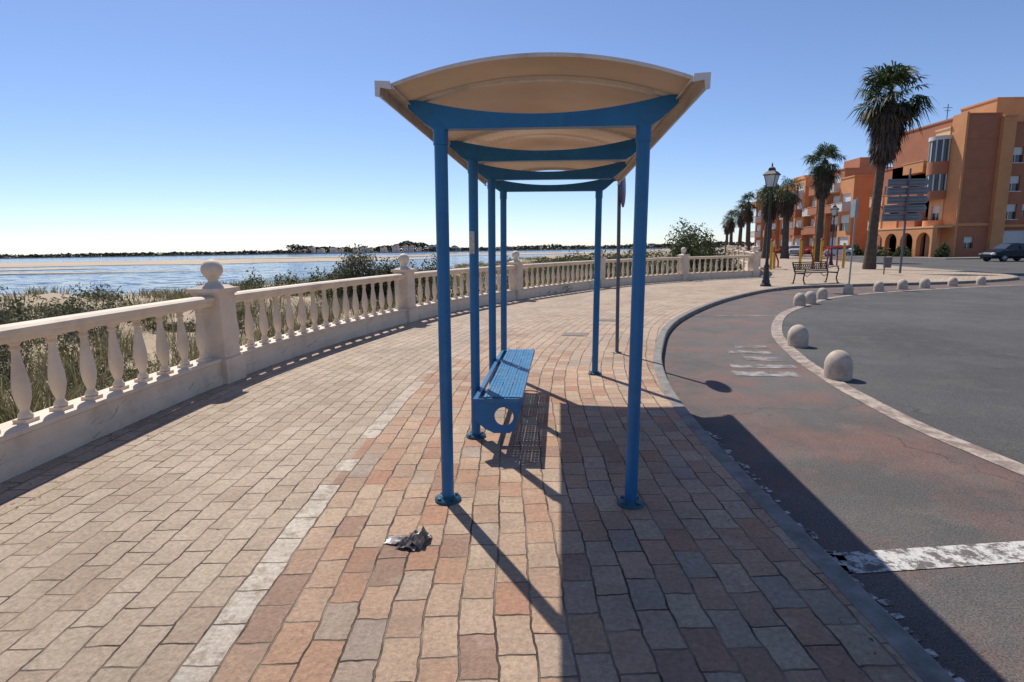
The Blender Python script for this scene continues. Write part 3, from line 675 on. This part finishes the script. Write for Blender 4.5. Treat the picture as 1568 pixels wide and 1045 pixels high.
# ------------------------------------------------------------------ far shore
for k,(x0,x1,y,wd,ph) in enumerate([(-520,-22,205,120,0),(-700,-90,128,30,3),(-160,60,300,60,5),(-60,230,330,45,7),(-230,-45,100,7,9)]):
    n=90; tt_=np.linspace(0,2*np.pi,n,endpoint=False)
    pts=[((x0+x1)/2+(x1-x0)/2*math.cos(t),y+wd/2*math.sin(t)*(1+.6*noise.noise((math.cos(t)*6,math.sin(t)*3,ph*7)))) for t in tt_]
    ngon('sand_flat',pts,-1.42+.01*k,M_sand2)
def farland(name,x0,x1,y,hb,hv,n,seed,dens=6,leaf=2.2):
    g=np.random.default_rng(seed); V=[]
    m=int((x1-x0)/leaf*dens); x=g.uniform(x0,x1,m)
    hh=np.array([hb+hv*max(0,noise.noise((q*.012,seed,0))+.35*noise.noise((q*.06,seed,2))+.15) for q in x]); z=g.uniform(0,1,m)**.8*hh
    c=np.c_[x,y+g.uniform(-12,12,m),z-1.2]; a=g.normal(size=(m,3))*leaf*.6; b_=g.normal(size=(m,3))*leaf*.6; a[:,2]*=.5
    V=np.stack([c-a,c-b_*.7,c+a,c+b_*.7],1).reshape(-1,3); npmesh(name,V,np.arange(len(V)).reshape(-1,4),M_dtree)
farland('distant_trees',-1100,-260,760,3.6,4,0,1,22); farland('distant_trees',-300,-95,780,6,16,0,2,44); farland('distant_trees',-110,420,760,4,6,0,3,24)
mb=MB(); mb.box(-1500,740,-1.6,900,1500,-.6); mb.obj('far_land',M_sand2)
M_wh=simple('white_render',(.62,.60,.57),.8,var=.06)
for i in range(16):
    x=-275+i*13+random.uniform(-4,4); mb=MB(); w=random.uniform(5,10); h=random.uniform(3,7); mb.box(0,0,-1,w,8,h,0); mb.prism([(-.3,-.3,h),(w+.3,-.3,h),(w/2,-.3,h+1.6)],(0,8.6,0),1)
    for a in range(2):
        for b2 in range(int(h//3)): mb.box(1+a*w*.5,-.05,1+b2*3,2+a*w*.5,0,2.3+b2*3,2)
    mb.obj('distant_house',[M_wh,simple('tile_roof_%d'%i,(.35,.17,.1),.8),M_glass],loc=(x,752,0),fixn=True)

# ------------------------------------------------------------------ buildings
M_brick=simple('red_brown_render',(.42,.155,.08),.85,var=.1,vs=.8); M_orange=simple('orange_render',(.64,.28,.115),.85,var=.09,vs=.8); M_peach=simple('peach_render',(.72,.43,.24),.85,var=.07,vs=.8)
M_shut=simple('white_roller_shutter',(.68,.68,.66),.6,var=.06)
MATS=[M_brick,M_orange,M_peach,M_shut,M_glass,M_wh]
def facade(mb,o,u,w,z0,z1,ops,mi,depth=.22):
    o=np.array(o,float);u=np.array(u,float); nn=np.array([u[1],-u[0]])
    X=sorted({0,w}|{a for q in ops for a in(q[0],q[2])}); Zs=sorted({z0,z1}|{a for q in ops for a in(q[1],q[3])})
    def P3(x,z,d=0): q=o+u*x-nn*d; return (q[0],q[1],z)
    for xa,xb in zip(X[:-1],X[1:]):
        for za,zb in zip(Zs[:-1],Zs[1:]):
            if any(q[0]<=xa+1e-6 and xb<=q[2]+1e-6 and q[1]<=za+1e-6 and zb<=q[3]+1e-6 for q in ops): continue
            mb.add([P3(xa,za),P3(xb,za),P3(xb,zb),P3(xa,zb)],[(0,1,2,3)],mi)
    for xa,za,xb,zb,fm in ops:
        a=[P3(xa,za),P3(xb,za),P3(xb,zb),P3(xa,zb)]; b_=[P3(xa,za,depth),P3(xb,za,depth),P3(xb,zb,depth),P3(xa,zb,depth)]
        mb.add(a+b_,[(0,1,5,4),(1,2,6,5),(2,3,7,6),(3,0,4,7)],mi); 
        if fm==4 and zb-za>1:
            k=za+(zb-za)*.5; 
            mb.add([P3(xa,za,depth),P3(xb,za,depth),P3(xb,k,depth),P3(xa,k,depth)],[(0,1,2,3)],4); mb.add([P3(xa,k,depth-.04),P3(xb,k,depth-.04),P3(xb,zb,depth-.04),P3(xa,zb,depth-.04)],[(0,1,2,3)],3)
            mx=(xa+xb)/2; mb.add([P3(mx-.04,za,depth-.05),P3(mx+.04,za,depth-.05),P3(mx+.04,k,depth-.05),P3(mx-.04,k,depth-.05)],[(0,1,2,3)],3)
        else: mb.add(b_,[(0,1,2,3)],fm)
def block(mb,x0,y0,x1,y1,z0,z1,mi,front=(),left=(),parapet=True):
    facade(mb,(x0,y0),(1,0),x1-x0,z0,z1,list(front),mi)
    facade(mb,(x0,y1),(0,-1),y1-y0,z0,z1,list(left),mi)
    facade(mb,(x1,y0),(0,1),y1-y0,z0,z1,[],mi); facade(mb,(x1,y1),(-1,0),x1-x0,z0,z1,[],mi)
    mb.add([(x0,y0,z1-.02),(x1,y0,z1-.02),(x1,y1,z1-.02),(x0,y1,z1-.02)],[(0,1,2,3)],5)
    if parapet:
        t=.08
        for a in((x0-t,y0-t,x1+t,y0+.2),(x0-t,y1-.2,x1+t,y1+t)): mb.box(a[0],a[1],z1,a[2],a[3],z1+.18,mi)
        for a in((x0-t,y0+.203,x0+.2,y1-.203),(x1-.2,y0+.203,x1+t,y1-.203)): mb.box(a[0],a[1],z1,a[2],a[3],z1+.18,mi)
def balcony(mb,x0,x1,y,z,d=1.2,mi=2):
    mb.box(x0,y-d,z-.15,x1,y-.003,z,mi)
    mb.box(x0,y-d,z+.003,x1,y-d+.12,z+1.0,mi); mb.box(x0,y-d+.123,z+.003,x0+.12,y-.003,z+1.0,mi); mb.box(x1-.12,y-d+.123,z+.003,x1,y-.003,z+1.0,mi)
    mb.box(x0-.05,y-d-.05,z+1.003,x1+.05,y-d+.17,z+1.06,2)
def arch_row(mb,x0,x1,y,n,h,mi,d=.5):
    w=(x1-x0)/n; pw=.55
    for i in range(n):
        a=x0+i*w; cx=a+w/2; r=(w-pw)/2; zs=h-.45-r
        arc=[(a+pw/2,zs)]+[(cx-r*math.cos(t),zs+r*math.sin(t)) for t in np.linspace(0,math.pi,13)][1:-1]+[(a+w-pw/2,zs)]
        for (xa,za),(xb,zb) in zip(arc[:-1],arc[1:]):
            mb.prism([(xa,y,za),(xb,y,zb),(xb,y,h),(xa,y,h)],(0,d,0),mi)
        mb.box(a,y,0,a+pw/2,y+d,h,mi); mb.box(a+w-pw/2,y,0,a+w,y+d,h,mi)
FL=[3.3,6.15,9.0,11.85]
root=empty('apartment_building',(46.4,60,-.05),0)
mb=MB()
block(mb,0,0,3.3,11,0,14.2,0,front=[(.9,.9,1.9,2.1,4)])
mb.box(-.22,-.12,0,-.003,1.8,14.5,1)
mb.box(.0,-.09,3.2,3.25,-.003,3.48,1)
for z in FL[1:]: mb.box(.0,-.04,z,3.25,-.003,z+.06,0)
block(mb,3.303,-.45,4.6,11,0,13.9,1)
w=[(.35,z+.55,1.75,z+2.1,4) for z in FL[:3]]+[(.3,0.05,3.3,2.7,3)]
block(mb,4.603,.4,8.4,11,0,13.4,0,front=w+[(2.3,z+.8,3.3,z+2.1,4) for z in FL[:3]])
mb.box(4.65,.12,3.0,8.35,.397,3.3,1)
for z in FL[:3]: mb.box(4.85,.28,z+.45,6.5,.397,z+.55,5)
block(mb,8.403,-.3,9.7,11,0,13.8,1)
block(mb,9.703,.2,24,11,0,14.0,0,front=[(1.0+2.8*i,z+.8,2.4+2.8*i,z+2.2,4) for i in range(4) for z in FL[:3]]+[(1+2.8*i,.6,2.6+2.8*i,2.5,4) for i in range(4)])
block(mb,6.0,4,10.5,9,13.45,16.6,1)
mb.tube((1.5,5,14.2),(1.5,5,16.4),.04,mi=4); mb.box(1.0,4.98,16.0,2.0,5.02,16.05,4); mb.box(1.2,4.98,15.7,1.8,5.02,15.75,4)
mb.obj('front_wing',MATS,root)
mb=MB()
def wn_(x,w,zs,a=.8,b2=2.1): return [(x,z+a,x+w,z+b2,4) for z in zs]
block(mb,0,-.0,8.9,9,0,10.4,0,front=wn_(.6,1.5,FL[:2],.15,2.3)+wn_(3.6,1.5,FL[:2],.15,2.3)+wn_(6.6,1.5,FL[:2],.15,2.3)+[(.6,.1,2.4,2.6,4),(3.6,.1,5.4,2.6,4),(6.5,.1,8.2,2.6,4)])
block(mb,2.5,2.0,8.9,8,10.42,12.9,1,front=wn_(1.0,1.6,[10.4],.3,2.2)+wn_(4.0,1.6,[10.4],.3,2.2))
block(mb,8.903,-.3,10.95,9,0,13.3,2,front=wn_(.4,1.2,FL[:3],.6,2.2))
for z in FL[:2]:
    balcony(mb,.2,2.7,0,z,1.5,2); balcony(mb,3.1,5.6,0,z,1.5,1); balcony(mb,6.0,8.6,0,z,1.5,0)
balcony(mb,5.6,8.8,0,FL[2]+.35,1.3,1)
T=Matrix.Translation((10.0,-.35,0))
mb.lathe([(1.05,3.3),(1.05,3.9)],20,1,T); mb.lathe([(1.15,6.1),(1.15,7.0)],20,0,T); mb.lathe([(1.05,7.0),(1.05,8.7)],20,4,T); mb.lathe([(1.15,8.7),(1.15,10.0)],20,0,T); mb.lathe([(1.05,10.0),(1.05,12.2)],20,4,T); mb.lathe([(1.2,12.2),(1.2,12.6)],20,5,T)
for i in range(12):
    q=2*math.pi*i/12
    for za,zb in((7.003,8.697),(10.003,12.197)): mb.box(-.06,1.03,za,.06,1.10,zb,5,T@Matrix.Rotation(q,4,'Z'))
arch_row(mb,2.2,12.6,-2.3,4,3.1,1)
mb.box(2.1,-2.35,3.103,12.7,-.31,3.28,2)
o=mb.obj('west_wing',MATS,root,loc=(0,12.8,0),rot=-math.pi/2)

def apt(name,loc,rot,w,d,fl,mw,mt,seed):
    g=random.Random(seed); mb=MB(); h=3.2+2.9*fl; n=int(w//3.4); bw=w/n
    for i in range(n):
        x0=i*bw; off=[0,.8,0,.5][i%4]; hh=h-(1.4 if i%3==1 else 0)
        mi=mw if i%2==0 else mt
        ops=[(.5,3.2+2.9*k+.15,bw-.6,3.2+2.9*k+2.3,4) for k in range(fl)]+[(.4,.05,bw-.5,2.5,4)]
        block(mb,x0,off,x0+bw-.01,d,0,hh,mi,front=ops if hh==h else ops[:-1][:max(1,fl-1)]+[ops[-1]],left=[(1.5+3*j,3.2+2.9*k+.8,2.8+3*j,3.2+2.9*k+2.1,4) for k in range(fl) for j in range(int(d//3.4)-1)] if i==0 else ())
        for k in range(fl):
            if g.random()<.75 and 3.2+2.9*k<hh-2: balcony(mb,x0+.3,x0+bw-.4,off,3.2+2.9*k,1.2,5 if g.random()<.35 else mt)
    mb.box(w*.3,d*.4,h,w*.55,d*.7,h+2.2,mt)
    # gable end facing the viewer
    return mb.obj(name,MATS,loc=loc,rot=rot)
apt('apartment_building',(47.5,97,-.05),-math.pi/2-.05,18,12,3,1,0,3)
apt('apartment_building',(50,118,-.05),-math.pi/2-.05,18,12,3,0,1,4)
apt('apartment_building',(67,128,-.05),-.3,14,12,2,5,5,5)
mb=MB(); mb.box(-5.5,-5.5,-.2,40,-1.2,.03); mb.box(-5.5,-1.2,-.2,-2.4,70,.03); mb.obj('far_sidewalk',M_kerb,loc=(46.9,60,-.02))
for i,(x,y,r_) in enumerate([(43.2,63,.9),(43.0,67,1.0),(43.6,72,.9),(44,58.5,.6)]): shrub('garden_bush',(x,y,0),(r_,r_,1.3),1400,.14,M_shrub,500+i)

# ------------------------------------------------------------------ cars
def car(name,loc,rot,col,spec=.5):
    e=empty(name,loc,rot); paint,nt,b=newmat('car_paint'); b.inputs['Base Color'].default_value=(*col,1); b.inputs['Roughness'].default_value=.35; b.inputs['Specular IOR Level'].default_value=spec
    S=[(-2.05,.38,.62,.63,.62,.62,.60),(-1.98,.28,.80,.82,.76,.76,.72),(-1.6,.25,.90,.93,.83,.82,.76),(-1.25,.25,.93,1.02,.85,.84,.66),(-.75,.25,.92,1.40,.86,.85,.60),(-.1,.25,.91,1.47,.86,.85,.60),(.6,.25,.90,1.41,.86,.85,.60),(1.15,.25,.90,1.02,.86,.84,.66),(1.5,.26,.84,.87,.85,.82,.70),(1.95,.28,.70,.73,.78,.74,.66),(2.08,.38,.56,.58,.62,.60,.58)]
    mb=MB(); vs=[]
    for x,zl,zb,zr,wl,wb,wr in S:
        vs+=[(x,-wl*.92,zl),(x,-wl,zl+.18),(x,-wb,zb),(x,-wr,zr),(x,-wr*.6,zr+.03),(x,wr*.6,zr+.03),(x,wr,zr),(x,wb,zb),(x,wl,zl+.18),(x,wl*.92,zl)]
    n=10
    for k in range(len(S)-1):
        for i in range(n):
            j=(i+1)%n; q=(k*n+i,k*n+j,(k+1)*n+j,(k+1)*n+i)
            glass=(i in(2,6) and 3<=k<=6) or (i in(3,4,5) and k in(3,6))
            mb.add([vs[a] for a in q],[(3,2,1,0)],1 if glass else 0,not glass)
    mb.add(vs[:n],[tuple(range(n))],0); mb.add(vs[-n:],[tuple(range(n-1,-1,-1))],0)
    mb.obj('body',[paint,M_glass],e,fixn=False)
    mb=MB()
    for x in(-1.3,1.3):
        for sy in(-1,1):
            Mx=Matrix.Translation((x,sy*.78,.31))@Matrix.Rotation(R(90),4,'X'); mb.lathe([(.16,-.11),(.29,-.115),(.31,-.09),(.31,.09),(.29,.115),(.16,.11)],20,0,Mx); mb.lathe([(.0,-.125),(.19,-.12),(.19,.12),(0,.125)],14,1,Mx,cap=False)
    for sy in(-1,1): mb.box(1.9,sy*.62-.14,.55,2.06,sy*.62+.14,.68,1); mb.box(-2.05,sy*.62-.12,.6,-1.95,sy*.62+.12,.78,2)
    for sy in(-1,1): mb.box(.75,sy*.93-.08,.9,.9,sy*.93+.08,1.02,3)
    mb.box(-.08,-.865,.9,-.02,.865,1.3,3)
    mb.obj('wheels_and_lights',[simple('tyre',(.02,.02,.02),.8),M_grey,M_red,M_black],e); return e
car('parked_car',(41.3,47.3,-.1),math.pi+.03,(.008,.014,.03),.2); car('parked_car',(42.6,74,-.1),2.2,(.65,.65,.66)); car('parked_car',(41.5,84,-.1),1.2,(.4,.4,.42))

# ------------------------------------------------------------------ light
el=R(51.8); sd=Vector((-.425*math.cos(el),.905*math.cos(el),math.sin(el)))
ld=bpy.data.lights.new('sun','SUN'); ld.energy=5.0; ld.angle=R(.53); ld.color=(1,.95,.87)
lo=bpy.data.objects.new('sun',ld); scene.collection.objects.link(lo); lo.rotation_euler=(-sd).to_track_quat('-Z','Y').to_euler(); lo.location=(0,0,30)
w=bpy.data.worlds.new('World'); scene.world=w; w.use_nodes=True; nt=w.node_tree
sky=nt.nodes.new('ShaderNodeTexSky'); sky.sky_type='NISHITA'; sky.sun_disc=False; sky.sun_elevation=el; sky.sun_rotation=R(-25.2); sky.air_density=.8; sky.dust_density=.15; sky.ozone_density=3.5; sky.altitude=0
bg=nt.nodes['Background']; tint=mix(nt,1.0,sky.outputs[0],(.99,.98,1.07),'MULTIPLY'); nt.links.new(tint,bg.inputs[0]); bg.inputs[1].default_value=.125
# ------------------------------------------------------------------ camera
cd=bpy.data.cameras.new('camera'); cd.sensor_width=36; cd.lens=19.95; cd.clip_start=.05; cd.clip_end=20000
co=bpy.data.objects.new('camera',cd); scene.collection.objects.link(co)
co.matrix_world=Matrix.Translation((0,0,1.6))@Matrix.Rotation(R(90-9.28),4,'X')@Matrix.Rotation(R(-.9),4,'Z')
scene.camera=co
scene.view_settings.view_transform='Standard'; scene.view_settings.look='None'; scene.view_settings.exposure=0
